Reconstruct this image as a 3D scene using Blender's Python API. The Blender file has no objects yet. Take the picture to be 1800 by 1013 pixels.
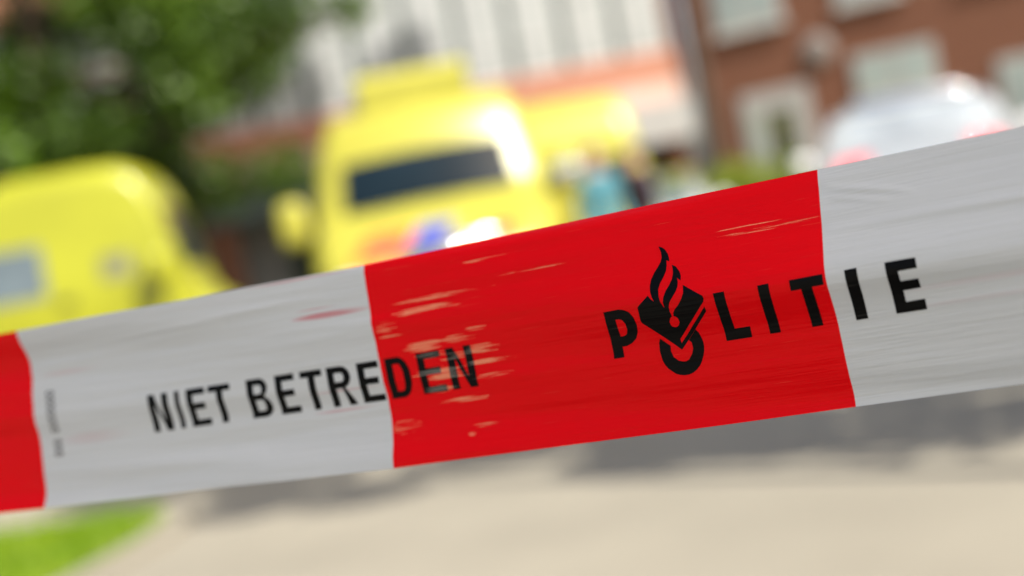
import bpy, bmesh, math, random
import numpy as np
from mathutils import Vector, Matrix

random.seed(7)
rng = np.random.default_rng(11)
sc = bpy.context.scene
COL = sc.collection
R = math.radians

# ------------------------------------------------------------------ camera
cam_d = bpy.data.cameras.new('camera')
cam = bpy.data.objects.new('camera', cam_d)
COL.objects.link(cam)
pitch, roll = math.atan(106 / 2500), R(10.9)
Fv = Vector((0, math.cos(pitch), -math.sin(pitch)))
U0 = Vector((0, math.sin(pitch), math.cos(pitch)))
R0 = Vector((1, 0, 0))
Rv = R0 * math.cos(roll) - U0 * math.sin(roll)
Uv = R0 * math.sin(roll) + U0 * math.cos(roll)
cam.matrix_world = Matrix(((Rv.x, Uv.x, -Fv.x, 0), (Rv.y, Uv.y, -Fv.y, 0), (Rv.z, Uv.z, -Fv.z, 1.15), (0, 0, 0, 1)))
cam_d.sensor_width = 36
cam_d.lens = 50
cam_d.clip_start = 0.02
cam_d.clip_end = 2000
cam_d.dof.use_dof = True
cam_d.dof.focus_distance = 0.492
cam_d.dof.aperture_fstop = 4.4
cam_d.dof.aperture_blades = 0
sc.camera = cam

# ------------------------------------------------------------------ sky, sun, exposure
SUN_AZ, SUN_EL = R(46), R(50)          # azimuth measured to the right of straight behind the camera
sun_dir = Vector((math.sin(SUN_AZ) * math.cos(SUN_EL), -math.cos(SUN_AZ) * math.cos(SUN_EL), math.sin(SUN_EL)))
world = bpy.data.worlds.new('World')
sc.world = world
world.use_nodes = True
wn = world.node_tree.nodes
sky = wn.new('ShaderNodeTexSky')
sky.sky_type = 'NISHITA'
sky.sun_disc = False
sky.sun_elevation = SUN_EL
sky.sun_rotation = math.pi - SUN_AZ
sky.altitude = 10
sky.dust_density = 4.0
sky.ozone_density = 0.6
world.node_tree.links.new(sky.outputs[0], wn['Background'].inputs[0])
wn['Background'].inputs[1].default_value = 0.12
sun_d = bpy.data.lights.new('sun', 'SUN')
sun_d.energy = 5.0
sun_d.angle = R(0.5)
sun_d.color = (1.0, 0.95, 0.86)
sun = bpy.data.objects.new('sun', sun_d)
COL.objects.link(sun)
sun.rotation_euler = sun_dir.to_track_quat('Z', 'Y').to_euler()
sun.location = sun_dir * 60
sc.view_settings.view_transform = 'Standard'
sc.view_settings.look = 'None'
sc.view_settings.gamma = 1
sc.view_settings.use_curve_mapping = False
sc.view_settings.exposure = 0.64
sc.render.engine = 'CYCLES'
sc.cycles.use_denoising = True
sc.cycles.max_bounces = 6
sc.cycles.sample_clamp_indirect = 6

# ------------------------------------------------------------------ helpers
def tag(o, label=None, cat=None, group=None, kind=None):
    for k, v in (('label', label), ('category', cat), ('group', group), ('kind', kind)):
        if v: o[k] = v
    return o

def empty(name, loc=(0, 0, 0), rz=0):
    o = bpy.data.objects.new(name, None)
    COL.objects.link(o)
    o.empty_display_size = 0.2
    o.location = loc
    o.rotation_euler = (0, 0, rz)
    return o

def obj(name, verts, faces, m, parent=None, smooth=False, bevel=0):
    me = bpy.data.meshes.new(name)
    me.from_pydata([tuple(v) for v in verts], [], faces)
    return objm(name, me, m, parent, smooth, bevel)

def objm(name, me, m, parent=None, smooth=False, bevel=0):
    me.materials.append(m)
    if smooth: me.polygons.foreach_set('use_smooth', [True] * len(me.polygons))
    o = bpy.data.objects.new(name, me)
    COL.objects.link(o)
    o.parent = parent
    if bevel:
        b = o.modifiers.new('bevel', 'BEVEL')
        b.width = bevel; b.segments = 2; b.limit_method = 'ANGLE'
    return o

def box(name, x0, x1, y0, y1, z0, z1, m, parent=None, bevel=0):
    v = [(x, y, z) for z in (z0, z1) for y in (y0, y1) for x in (x0, x1)]
    f = [(0, 2, 3, 1), (4, 5, 7, 6), (0, 1, 5, 4), (2, 6, 7, 3), (0, 4, 6, 2), (1, 3, 7, 5)]
    return obj(name, v, f, m, parent, False, bevel)

def bmobj(name, bm, m, parent=None, smooth=True):
    me = bpy.data.meshes.new(name)
    bm.to_mesh(me); bm.free()
    return objm(name, me, m, parent, smooth)

def copy_tree(o, parent=None):
    c = o.copy()
    COL.objects.link(c)
    c.parent = parent
    for ch in list(o.children): copy_tree(ch, c)
    return c

def tube_into(bm, pts, radii, n=8):
    rings = []
    for i, p in enumerate(pts):
        p = Vector(p)
        a = Vector(pts[max(i - 1, 0)]); b = Vector(pts[min(i + 1, len(pts) - 1)])
        d = (b - a).normalized()
        q = d.to_track_quat('Z', 'Y')
        rings.append([bm.verts.new(p + q @ Vector((math.cos(k * 2 * math.pi / n), math.sin(k * 2 * math.pi / n), 0)) * radii[i]) for k in range(n)])
    for a, b in zip(rings, rings[1:]):
        for k in range(n): bm.faces.new((a[k], a[(k + 1) % n], b[(k + 1) % n], b[k]))
    bm.faces.new(rings[0][::-1]); bm.faces.new(rings[-1])

def lathe(name, prof, m, parent=None, axis='X', n=32, loc=(0, 0, 0)):
    """prof: (offset along axis, radius)"""
    v, f = [], []
    for a, r in prof:
        for k in range(n):
            t = 2 * math.pi * k / n
            p = (a, r * math.cos(t), r * math.sin(t)) if axis == 'X' else ((r * math.cos(t), a, r * math.sin(t)) if axis == 'Y' else (r * math.cos(t), r * math.sin(t), a))
            v.append(tuple(p[i] + loc[i] for i in range(3)))
    for i in range(len(prof) - 1):
        for k in range(n):
            f.append((i * n + k, i * n + (k + 1) % n, (i + 1) * n + (k + 1) % n, (i + 1) * n + k))
    f.append(tuple(range(n))[::-1]); f.append(tuple((len(prof) - 1) * n + k for k in range(n)))
    return obj(name, v, f, m, parent, True)

# ------------------------------------------------------------------ materials
def mat(name, color, rough=0.6, spec=0.5, metal=0.0, coat=0.0, coat_rough=0.06, var=0.0, scale=4.0, bump=0.0, bscale=40.0, trans=0.0, color2=None):
    m = bpy.data.materials.new(name)
    m.use_nodes = True
    nt = m.node_tree
    b = nt.nodes['Principled BSDF']
    b.inputs['Base Color'].default_value = (*color, 1)
    b.inputs['Roughness'].default_value = rough
    b.inputs['Specular IOR Level'].default_value = spec
    b.inputs['Metallic'].default_value = metal
    b.inputs['Coat Weight'].default_value = coat
    b.inputs['Coat Roughness'].default_value = coat_rough
    tc = nt.nodes.new('ShaderNodeTexCoord')
    if var or color2:
        nz = nt.nodes.new('ShaderNodeTexNoise')
        nz.inputs['Scale'].default_value = scale
        nz.inputs['Detail'].default_value = 6
        nt.links.new(tc.outputs['Object'], nz.inputs['Vector'])
        mx = nt.nodes.new('ShaderNodeMix'); mx.data_type = 'RGBA'
        c2 = color2 or tuple(c * (1 + var) for c in color)
        c1 = color if color2 else tuple(c * (1 - var) for c in color)
        mx.inputs[6].default_value = (*c1, 1); mx.inputs[7].default_value = (*c2, 1)
        rp = nt.nodes.new('ShaderNodeMapRange')
        rp.inputs[1].default_value = 0.32; rp.inputs[2].default_value = 0.68
        nt.links.new(nz.outputs[0], rp.inputs[0])
        nt.links.new(rp.outputs[0], mx.inputs[0])
        nt.links.new(mx.outputs[2], b.inputs['Base Color'])
    if bump:
        nb = nt.nodes.new('ShaderNodeTexNoise')
        nb.inputs['Scale'].default_value = bscale
        nb.inputs['Detail'].default_value = 4
        nt.links.new(tc.outputs['Object'], nb.inputs['Vector'])
        bp = nt.nodes.new('ShaderNodeBump')
        bp.inputs['Strength'].default_value = bump
        bp.inputs['Distance'].default_value = 0.01
        nt.links.new(nb.outputs[0], bp.inputs['Height'])
        nt.links.new(bp.outputs[0], b.inputs['Normal'])
    if trans:
        tr = nt.nodes.new('ShaderNodeBsdfTranslucent')
        if var or color2: nt.links.new(mx.outputs[2], tr.inputs[0])
        else: tr.inputs[0].default_value = (*color, 1)
        ms = nt.nodes.new('ShaderNodeMixShader')
        ms.inputs[0].default_value = trans
        nt.links.new(b.outputs[0], ms.inputs[1]); nt.links.new(tr.outputs[0], ms.inputs[2])
        nt.links.new(ms.outputs[0], nt.nodes['Material Output'].inputs[0])
    return m

def brick_mat(name, c1, c2, mortar):
    m = bpy.data.materials.new(name)
    m.use_nodes = True
    nt = m.node_tree
    b = nt.nodes['Principled BSDF']
    b.inputs['Roughness'].default_value = 0.85
    tc = nt.nodes.new('ShaderNodeTexCoord')
    sp = nt.nodes.new('ShaderNodeSeparateXYZ'); cb = nt.nodes.new('ShaderNodeCombineXYZ')
    br = nt.nodes.new('ShaderNodeTexBrick')
    br.inputs['Color1'].default_value = (*c1, 1); br.inputs['Color2'].default_value = (*c2, 1); br.inputs['Mortar'].default_value = (*mortar, 1)
    br.inputs['Scale'].default_value = 1.0
    br.inputs['Brick Width'].default_value = 0.22; br.inputs['Row Height'].default_value = 0.065; br.inputs['Mortar Size'].default_value = 0.006
    nt.links.new(tc.outputs['Object'], sp.inputs[0])
    nt.links.new(sp.outputs[0], cb.inputs[0]); nt.links.new(sp.outputs[2], cb.inputs[1])
    nt.links.new(cb.outputs[0], br.inputs['Vector'])
    nt.links.new(br.outputs[0], b.inputs['Base Color'])
    bp = nt.nodes.new('ShaderNodeBump'); bp.inputs['Strength'].default_value = 0.5; bp.inputs['Distance'].default_value = 0.008; bp.invert = True
    nt.links.new(br.outputs[1], bp.inputs['Height']); nt.links.new(bp.outputs[0], b.inputs['Normal'])
    return m

M = {}
M['yellow'] = mat('yellow_paint', (0.39, 0.365, 0.04), 0.38, coat=0.4, coat_rough=0.3, var=0.03, scale=2)
M['shade_tinted_yellow'] = mat('shade_tinted_yellow_paint', (0.33, 0.335, 0.010), 0.38, coat=0.5, coat_rough=0.25, var=0.08, scale=1.5)  # tree shade on the left ambulance put into a darker, greener yellow
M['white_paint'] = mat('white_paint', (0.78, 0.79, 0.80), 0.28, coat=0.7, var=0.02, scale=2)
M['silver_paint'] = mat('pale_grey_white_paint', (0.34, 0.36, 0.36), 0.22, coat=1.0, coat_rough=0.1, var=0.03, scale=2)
M['glass'] = mat('tinted_vehicle_glass', (0.006, 0.014, 0.020), 0.06, spec=0.25, coat=0.12, var=0.3, scale=1.5)
M['pale_glass'] = mat('bright_windscreen_glass', (0.11, 0.14, 0.15), 0.10, spec=0.8, coat=1.0, var=0.2, scale=2)
M['glare_glass'] = mat('windscreen_with_painted_glare', (0.34, 0.37, 0.38), 0.12, spec=0.8, coat=1.0, var=0.3, scale=2.5)  # sky glare on the windscreen put into the glass colour
M['painted_reflection_glass'] = mat('side_glass_with_painted_reflection', (0.17, 0.17, 0.10), 0.3, spec=0.5, var=0.2)  # yellow reflection put into the glass colour
M['black_plastic'] = mat('black_plastic', (0.02, 0.02, 0.022), 0.5, bump=0.1, bscale=200)
M['rubber'] = mat('tyre_rubber', (0.018, 0.018, 0.018), 0.8, bump=0.2, bscale=90)
M['rim'] = mat('alloy_rim', (0.45, 0.46, 0.48), 0.3, metal=0.9)
M['chrome'] = mat('chrome_reflector', (0.8, 0.82, 0.85), 0.12, metal=1.0)
M['lamp'] = mat('clear_headlamp_lens', (0.65, 0.68, 0.7), 0.05, spec=0.8, coat=1.0)
M['orange_red'] = mat('fluorescent_orange_red_stripe', (0.85, 0.12, 0.03), 0.35, coat=0.3)
M['police_red'] = mat('red_reflective_stripe', (0.78, 0.10, 0.10), 0.3, coat=0.6)
M['blue'] = mat('blue_reflective_stripe', (0.04, 0.06, 0.42), 0.3, coat=0.4)
M['plate'] = mat('yellow_number_plate', (0.75, 0.5, 0.02), 0.4)
M['brick_light'] = brick_mat('orange_red_brickwork', (0.43, 0.165, 0.10), (0.50, 0.20, 0.12), (0.44, 0.30, 0.22))
M['brick_pale'] = brick_mat('pale_pink_brickwork', (0.58, 0.38, 0.30), (0.64, 0.44, 0.36), (0.60, 0.50, 0.44))
M['brick_dark'] = brick_mat('brown_red_brickwork', (0.155, 0.055, 0.026), (0.19, 0.068, 0.032), (0.15, 0.092, 0.060))
M['dimmed_frame'] = mat('dimmed_white_frame', (0.38, 0.37, 0.35), 0.5, var=0.05, scale=6)  # white frame darkened; the wing's shade is put into this grey
M['white_frame'] = mat('white_window_frame', (0.58, 0.58, 0.56), 0.45, var=0.04, scale=6)
M['blind'] = mat('white_blind_behind_glass', (0.42, 0.43, 0.415), 0.25, spec=0.6, coat=0.6, var=0.07, scale=1.2)
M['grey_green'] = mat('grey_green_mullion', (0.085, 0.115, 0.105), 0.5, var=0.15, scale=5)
M['window'] = mat('dark_window_glass', (0.035, 0.05, 0.045), 0.07, spec=0.7, coat=1.0, var=0.4, scale=0.9)
M['window_pale'] = mat('pale_curtained_glass', (0.30, 0.35, 0.33), 0.15, spec=0.7, coat=1.0, var=0.25, scale=1.5)
M['grey_panel'] = mat('grey_cladding_panel', (0.22, 0.22, 0.21), 0.6, var=0.1, scale=3)
M['round_vent'] = mat('weathered_vent_metal', (0.22, 0.19, 0.17), 0.6, var=0.1)
M['pipe'] = mat('brown_painted_pipe', (0.09, 0.055, 0.045), 0.5)
M['concrete'] = mat('pale_concrete', (0.55, 0.54, 0.50), 0.8, var=0.08, scale=3, bump=0.2)
M['steel'] = mat('galvanised_steel', (0.5, 0.51, 0.52), 0.4, metal=0.9, var=0.1, scale=20)
M['pave'] = mat('sandy_paving', (0.262, 0.236, 0.182), 0.85, var=0.10, scale=0.8, bump=0.3, bscale=120)
M['lawn'] = mat('lawn_turf', (0.11, 0.17, 0.003), 0.9, color2=(0.19, 0.25, 0.005), scale=6, bump=0.4, bscale=60)
M['blade'] = mat('grass_blade', (0.13, 0.26, 0.001), 0.5, color2=(0.25, 0.37, 0.002), scale=3, trans=0.35)
M['leaf'] = mat('tree_leaf', (0.004, 0.020, 0.001), 0.45, color2=(0.105, 0.195, 0.005), scale=0.95, trans=0.3)
M['leaf_bush'] = mat('bush_leaf', (0.14, 0.24, 0.02), 0.5, color2=(0.34, 0.36, 0.03), scale=1.6, trans=0.3)
M['bark'] = mat('bark', (0.075, 0.045, 0.028), 0.9, var=0.3, scale=12, bump=0.8, bscale=25)
M['soil'] = mat('dark_soil', (0.08, 0.06, 0.04), 0.95, var=0.3, scale=9, bump=0.5)

# ------------------------------------------------------------------ ground
g = obj('plaza_ground', [(-300, -300, 0), (300, -300, 0), (300, 300, 0), (-300, 300, 0)], [(0, 1, 2, 3)], M['pave'])
tag(g, 'sandy beige paved plaza in front of the buildings', None, None, 'structure')

def smooth_loop(pts, n=6):
    out = []
    k = len(pts)
    for i in range(k):
        p0, p1, p2, p3 = (Vector(pts[(i + j - 1) % k]) for j in range(4))
        for q in range(n):
            t = q / n
            out.append(0.5 * ((2 * p1) + (p2 - p0) * t + (2 * p0 - 5 * p1 + 4 * p2 - p3) * t * t + (3 * p1 - p0 - 3 * p2 + p3) * t ** 3))
    return out

lawn_pts = smooth_loop([(-2.03, 7.28, 0), (-1.93, 6.92, 0), (-1.98, 6.4, 0), (-2.2, 5.6, 0), (-2.6, 4.6, 0), (-4.2, 3.6, 0), (-8, 3.6, 0), (-10, 5.5, 0), (-8, 8.0, 0), (-4.2, 7.8, 0), (-2.8, 7.5, 0)])
top = [(p.x, p.y, 0.07) for p in lawn_pts]; bot = [(p.x, p.y, -0.02) for p in lawn_pts]
n = len(top)
lawn = obj('lawn', top + bot, [tuple(range(n))] + [(i, n + i, n + (i + 1) % n, (i + 1) % n) for i in range(n)], M['lawn'])
tag(lawn, 'bright green lawn patch at the edge of the plaza', None, None, 'structure')
# kerb round the lawn
cx = sum(p.x for p in lawn_pts) / n; cy = sum(p.y for p in lawn_pts) / n
kv, kf = [], []
for i, p in enumerate(lawn_pts):
    d = (lawn_pts[(i + 1) % n] - lawn_pts[i - 1]).normalized()
    nn = Vector((d.y, -d.x, 0))
    if nn.dot(Vector((p.x - cx, p.y - cy, 0))) < 0: nn = -nn
    a = p + nn * 0.012; b = p + nn * 0.13
    kv += [(a.x, a.y, -0.02), (a.x, a.y, 0.055), (b.x, b.y, 0.045), (b.x, b.y, -0.02)]
for i in range(n):
    j = (i + 1) % n
    for k in range(3): kf.append((i * 4 + k, j * 4 + k, j * 4 + k + 1, i * 4 + k + 1))
kerb = obj('lawn_kerb', kv, kf, M['pave'])
tag(kerb, 'low sandy concrete kerb round the lawn', None, None, 'structure')
# grass blades
def inside(x, y, poly):
    c = False
    j = len(poly) - 1
    for i in range(len(poly)):
        a, b = poly[i], poly[j]
        if (a.y > y) != (b.y > y) and x < (b.x - a.x) * (y - a.y) / (b.y - a.y) + a.x: c = not c
        j = i
    return c
gv, gf = [], []
cnt = 0
while cnt < 15000:
    x = random.uniform(-5.2, -1.85); y = random.uniform(4.2, 8.1)
    if not inside(x, y, lawn_pts): continue
    cnt += 1
    h = random.uniform(0.03, 0.085); a = random.uniform(0, 6.28); w = 0.006
    lx, ly = random.gauss(0, 0.02), random.gauss(0, 0.02)
    k = len(gv)
    gv += [(x - w * math.cos(a), y - w * math.sin(a), 0.068), (x + w * math.cos(a), y + w * math.sin(a), 0.068), (x + lx, y + ly, 0.068 + h)]
    gf.append((k, k + 1, k + 2))
grass = obj('grass', gv, gf, M['blade'])
tag(grass, 'short bright green grass blades on the lawn patch', 'grass', None, 'stuff')

# ------------------------------------------------------------------ main building (long facade facing the plaza)
FY = 25.0
X0, X1 = -14.0, 3.75
bld = empty('school_building', (0, FY, 0))
tag(bld, 'long building with white upstairs window band, orange brick strip and recessed ground floor', 'building')
box('upper_wall', X0, X1, 0.16, 8, 3.12, 7.6, M['brick_light'], bld)
box('brick_band', X0, X1 - 0.004, 0.0, 0.158, 3.16, 3.68, M['brick_light'], bld)
box('pale_brick_band', X0, X1 - 0.008, -0.02, 0.155, 2.76, 3.157, M['brick_pale'], bld)
box('canopy_beam', 1.2, X1 - 0.15, -0.55, 0.15, 2.10, 2.757, M['dimmed_frame'], bld)
box('shade_tinted_beam', X0, 1.198, -0.15, 0.15, 2.10, 2.757, M['grey_green'], bld)  # left stretch of the canopy beam, its shade put in as grey-green
box('ground_floor_core', X0, X1 - 0.1, 1.3, 7.9, 0, 3.10, M['grey_panel'], bld)
box('parapet', X0, X1 - 0.003, -0.05, 0.157, 6.2, 7.6, M['brick_light'], bld)
box('roof_edge', X0, X1, -0.1, 8.02, 7.602, 7.75, M['concrete'], bld)
for px in (-12.5, -8.6, -4.8, -0.9, 3.3):
    box('brick_pier', px - 0.18, px + 0.18, -0.1, 0.5, 0, 2.098, M['brick_dark'], bld)
# upstairs windows, one by one
pitch_w = 0.915
k0 = -15
for k in range(k0, 7):
    xa = -1.95 + k * pitch_w + 0.09
    xb = xa + pitch_w - 0.18
    if xb > X1 - 0.05: xb = X1 - 0.05
    if xa < X0 or xb - xa < 0.3: continue
    w = box('window', xa, xb, 0.05, 0.156, 3.684, 6.195, M['white_frame'], bld)
    pm = M['blind']
    box('pane', xa + 0.05, xb - 0.05, 0.04, 0.052, 3.75, 4.28, pm, w)
    box('pane', xa + 0.05, xb - 0.05, 0.04, 0.052, 4.34, 5.2, pm, w)
    box('pane', xa + 0.05, xb - 0.05, 0.04, 0.052, 5.26, 6.15, pm, w)
    box('transom', xa, xb, 0.02, 0.048, 4.282, 4.338, M['white_frame'], w)
    if k > k0:
        box('mullion', xa - 0.178, xa - 0.002, 0.09, 0.158, 3.684, 6.195, M['grey_green'], bld)
# ground-floor glazing
gx = -12.2
i = 0
while gx < X1 - 0.6:
    wdt = (1.15, 0.8, 1.3)[i % 3]
    b_ = min(gx + wdt, X1 - 0.15)
    kind = ('window', 'window', 'grey_panel', 'window')[i % 4]
    fr = box('window', gx, b_, 1.2, 1.298, 0.0, 2.098, M['grey_green'], bld)
    box('pane', gx + 0.05, b_ - 0.05, 1.185, 1.203, 0.12, 2.0, M[kind], fr)
    gx += wdt + 0.1
    i += 1
# red entrance pillar near the left ambulance
# ------------------------------------------------------------------ brick wing, turned towards the left
wd = Vector((0.906, -0.423, 0)); 
wing = empty('brick_wing', (3.80, 24.9, 0), math.atan2(-0.423, 0.906))
tag(wing, 'dark red brown brick building with white framed windows behind the striped police van', 'building')
box('wall', 0, 12, 0, 7.5, 0, 8.0, M['brick_dark'], wing)
box('plinth', -0.02, 12.02, -0.03, 7.52, 0, 0.35, M['grey_panel'], wing)
box('roof_edge', -0.08, 12.1, -0.1, 7.6, 8.002, 8.2, M['concrete'], wing)
bm = bmesh.new(); tube_into(bm, [(0.09, -0.09, 0.05), (0.09, -0.09, 7.9)], [0.055, 0.055], 10)
bmobj('drainpipe', bm, M['pipe'], wing)
def wing_window(a0, a1, z0, z1, frame=0.1, pm='window_pale', bars=1):
    fr = box('window', a0, a1, -0.05, -0.002, z0, z1, M['dimmed_frame'], wing)
    wpan = (a1 - a0 - frame * (bars + 1)) / bars
    for k in range(bars):
        xa = a0 + frame + k * (wpan + frame)
        box('pane', xa, xa + wpan, -0.058, -0.047, z0 + frame, z1 - frame, M[pm], fr)
    box('sill', a0 - 0.05, a1 + 0.05, -0.11, -0.003, z0 - 0.07, z0 - 0.002, M['concrete'], fr)
wing_window(0.55, 1.72, 3.72, 5.2, 0.1, 'window_pale', 2)
wing_window(2.65, 3.7, 3.72, 5.2, 0.1, 'window_pale', 2)
wing_window(4.7, 5.8, 3.72, 5.2, 0.1, 'window', 2)
wing_window(6.8, 7.9, 3.72, 5.2, 0.1, 'window', 2)
wing_window(2.72, 4.06, 2.12, 2.86, 0.08, 'window_pale', 2)
wing_window(4.95, 6.1, 1.3, 2.3, 0.08, 'window_pale', 2)
wing_window(7.0, 8.2, 1.3, 2.3, 0.08, 'window', 2)
d_ = box('door', 0.74, 1.93, -0.05, -0.002, 0.0, 2.6, M['dimmed_frame'], wing)
box('pane', 1.16, 1.62, -0.058, -0.047, 0.9, 2.25, M['window'], d_)
box('pane', 0.82, 1.06, -0.058, -0.047, 0.3, 2.25, M['window_pale'], d_)
box('door_handle', 1.68, 1.72, -0.11, -0.05, 1.0, 1.22, M['steel'], d_)
lathe('round_vent', [(0.0, 0.27), (-0.05, 0.27), (-0.09, 0.2), (-0.1, 0.05)], M['round_vent'], wing, 'Y', 24, (2.2, -0.002, 3.08))

# ------------------------------------------------------------------ vehicles
def interp(xs, ys, x): return float(np.interp(x, xs, ys))

class Shell:
    """vehicle body lofted along its length; nose at y=0, tail at +y"""
    def __init__(s, prof, width, belt, top_in, r, z0=0.28, zmax=2.5):
        s.py = [a for a, _ in prof]; s.pz = [b for _, b in prof]
        s.wy = [a for a, _ in width]; s.ww = [b for _, b in width]
        s.belt, s.top_in, s.r, s.z0, s.zmax = belt, top_in, r, z0, zmax
    def bow(s, x, y): return getattr(s, 'b', 0) * x * x * min(1, max(0, (2.3 - y) / .9))
    def ztop(s, y): return interp(s.py, s.pz, y)
    def hw(s, y, z):
        b = interp(s.wy, s.ww, y)
        k = max(0.0, z - s.belt) / (s.zmax - s.belt)
        lo = max(0.0, s.belt - z) / s.belt
        return b - s.top_in * k - 0.05 * lo * lo
    def section(s, y):
        zt = s.ztop(y); r = min(s.r, (zt - s.z0) * 0.45)
        pts = [(0, s.z0), (s.hw(y, s.z0) - 0.06, s.z0), (s.hw(y, s.z0 + .06), s.z0 + 0.06)]
        zs = np.linspace(s.z0 + 0.14, zt - r, 9)
        pts += [(s.hw(y, z), z) for z in zs]
        w = s.hw(y, zt - r)
        cxr = w - r
        for k in range(1, 8):
            a = k / 7 * math.pi / 2
            pts.append((cxr + r * math.cos(a), zt - r + r * math.sin(a) - 0.0))
        for k in range(1, 5):
            q = 1 - k / 4
            pts.append((cxr * q, zt + 0.025 * (1 - q * q)))
        return pts
    def roof_z(s, x, y):
        zt = s.ztop(y); r = min(s.r, (zt - s.z0) * 0.45); w = s.hw(y, zt - r); c = w - r
        ax = abs(x)
        if ax <= c: return zt + 0.025 * (1 - (ax / c) ** 2)
        t = min(1, (ax - c) / r)
        return zt - r + r * math.sqrt(max(0, 1 - t * t))
    def build(s, m, parent):
        ys = sorted(set([round(v, 3) for v in np.concatenate([np.array(s.py)] + [np.linspace(a, b, 4)[1:-1] for a, b in zip(s.py, s.py[1:]) if b - a < 0.6])]))
        v, f, n = [], [], None
        for y in ys:
            h = s.section(y)
            ring = [(x, y + s.bow(x, y), z) for x, z in h] + [(-x, y + s.bow(x, y), z) for x, z in h[-2:0:-1]]
            n = len(ring); v += ring
        for i in range(len(ys) - 1):
            for k in range(n): f.append((i * n + k, i * n + (k + 1) % n, (i + 1) * n + (k + 1) % n, (i + 1) * n + k))
        f.append(tuple(range(n))[::-1]); f.append(tuple((len(ys) - 1) * n + k for k in range(n)))
        o = obj('body', v, f, m, parent, True)
        return o
    def top_patch(s, name, xa, xb, ya, yb, m, parent, off=0.006, nx=10, ny=6, taper=0.0, shear=0.0):
        v, f = [], []
        for j in range(ny + 1):
            y = ya + (yb - ya) * j / ny
            for i in range(nx + 1):
                t = i / nx
                x = xa + (xb - xa) * t
                x = x * (1 - taper * j / ny) + shear * j / ny
                dz = (s.ztop(y + .01) - s.ztop(y - .01)) / .02
                L_ = math.hypot(1, dz)
                v.append((x, y + s.bow(x, y) - off * dz / L_, s.roof_z(x, y) + off / L_))
        for j in range(ny):
            for i in range(nx): f.append((j * (nx + 1) + i, j * (nx + 1) + i + 1, (j + 1) * (nx + 1) + i + 1, (j + 1) * (nx + 1) + i))
        return obj(name, v, f, m, parent, True)
    def side_patch(s, name, side, ya, yb, za, zb, m, parent, off=0.007, shear=0.0, n=8):
        v, f = [], []
        for j in range(n + 1):
            z = za + (zb - za) * j / n
            for i in range(n + 1):
                y = ya + (yb - ya) * i / n + shear * j / n
                xx = s.hw(y, z)
                v.append((side * (xx + off), y + s.bow(xx, y), z))
        for j in range(n):
            for i in range(n):
                q = (j * (n + 1) + i, j * (n + 1) + i + 1, (j + 1) * (n + 1) + i + 1, (j + 1) * (n + 1) + i)
                f.append(q if side > 0 else q[::-1])
        return obj(name, v, f, m, parent, True)

def wheel(parent, x, y, r, side):
    w = lathe('wheel', [(-0.11, r * 0.45), (-0.10, r * 0.62), (0.0, r * 0.62), (0.10, r * 0.62)], M['black_plastic'], parent, 'X', 32, (x, y, r))
    lathe('tyre', [(-0.11, r * 0.63), (-0.12, r * 0.8), (-0.11, r * 0.96), (-0.07, r), (0.07, r), (0.11, r * 0.96), (0.12, r * 0.8), (0.11, r * 0.63)], M['rubber'], w, 'X', 36, (x, y, r))
    lathe('rim', [(0.06 * side, r * 0.615), (0.1 * side, r * 0.6), (0.085 * side, r * 0.35), (0.115 * side, r * 0.18), (0.115 * side, 0.02)], M['rim'], w, 'X', 24, (x, y, r))

def mirror(parent, side, x, y, z, w, h, m):
    bm = bmesh.new()
    bmesh.ops.create_uvsphere(bm, u_segments=20, v_segments=12, radius=1)
    for v in bm.verts:
        c = v.co
        p = lambda t: math.copysign(abs(t) ** 0.6, t)
        v.co = Vector((x + p(c.x) * w / 2, y + p(c.y) * 0.10, z + p(c.z) * h / 2))
    mo = bmobj('mirror', bm, m, parent)
    box('mirror_glass', x - w * 0.38, x + w * 0.38, y + 0.098, y + 0.106, z - h * 0.38, z + h * 0.38, M['chrome'], mo)
    bm = bmesh.new()
    tube_into(bm, [(x - side * w * 0.4, y, z - h * 0.25), (x - side * (w * 0.5 + 0.12), y + 0.02, z - h * 0.3)], [0.035, 0.04], 8)
    bmobj('mirror_arm', bm, M['black_plastic'], mo)
    if h > 0.4 and side > 0:
        bm = bmesh.new()
        tube_into(bm, [(x + q * w * .42, y - .085 + (q * w * .42) ** 2 / 1.4, z + h * .05) for q in np.linspace(-1, 1, 11)], [.085] * 11, 16)
        bmobj('mirror_glint_bar', bm, M['chrome'], mo)  # chrome bar added to give this mirror a sun glint

def headlamps(parent, sh, y, z, xw, hgt, wid):
    for sd in (-1, 1):
        bm = bmesh.new()
        bmesh.ops.create_uvsphere(bm, u_segments=18, v_segments=12, radius=1)
        for v in bm.verts:
            c = v.co
            v.co = Vector((sd * xw + c.x * wid / 2, y + c.y * 0.07 + abs(c.x) * 0.02, z + c.z * hgt / 2 + sd * c.x * 0.03))
        hl = bmobj('headlight', bm, M['lamp'], parent)
        lathe('reflector', [(y - 0.085, 0.02), (y - 0.078, 0.055), (y - 0.04, 0.06)], M['chrome'], hl, 'Y', 16, (sd * xw, 0, z))

def front_kit(parent, sh, zb, zg, hw):
    box('bumper', -hw, hw, -0.13, 0.12, 0.26, zb, M['black_plastic'], parent, 0.05)
    gr = box('grille', -hw * 0.55, hw * 0.55, -0.03, 0.03, zb + 0.04, zg, M['black_plastic'], parent, 0.015)
    for k in range(3):
        z = zb + 0.07 + (zg - zb - 0.1) * k / 3
        box('grille_bar', -hw * 0.52, hw * 0.52, -0.045, -0.032, z, z + 0.03, M['chrome'], gr)
    box('number_plate', -0.26, 0.26, -0.148, -0.132, 0.40, 0.51, M['plate'], parent)

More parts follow.
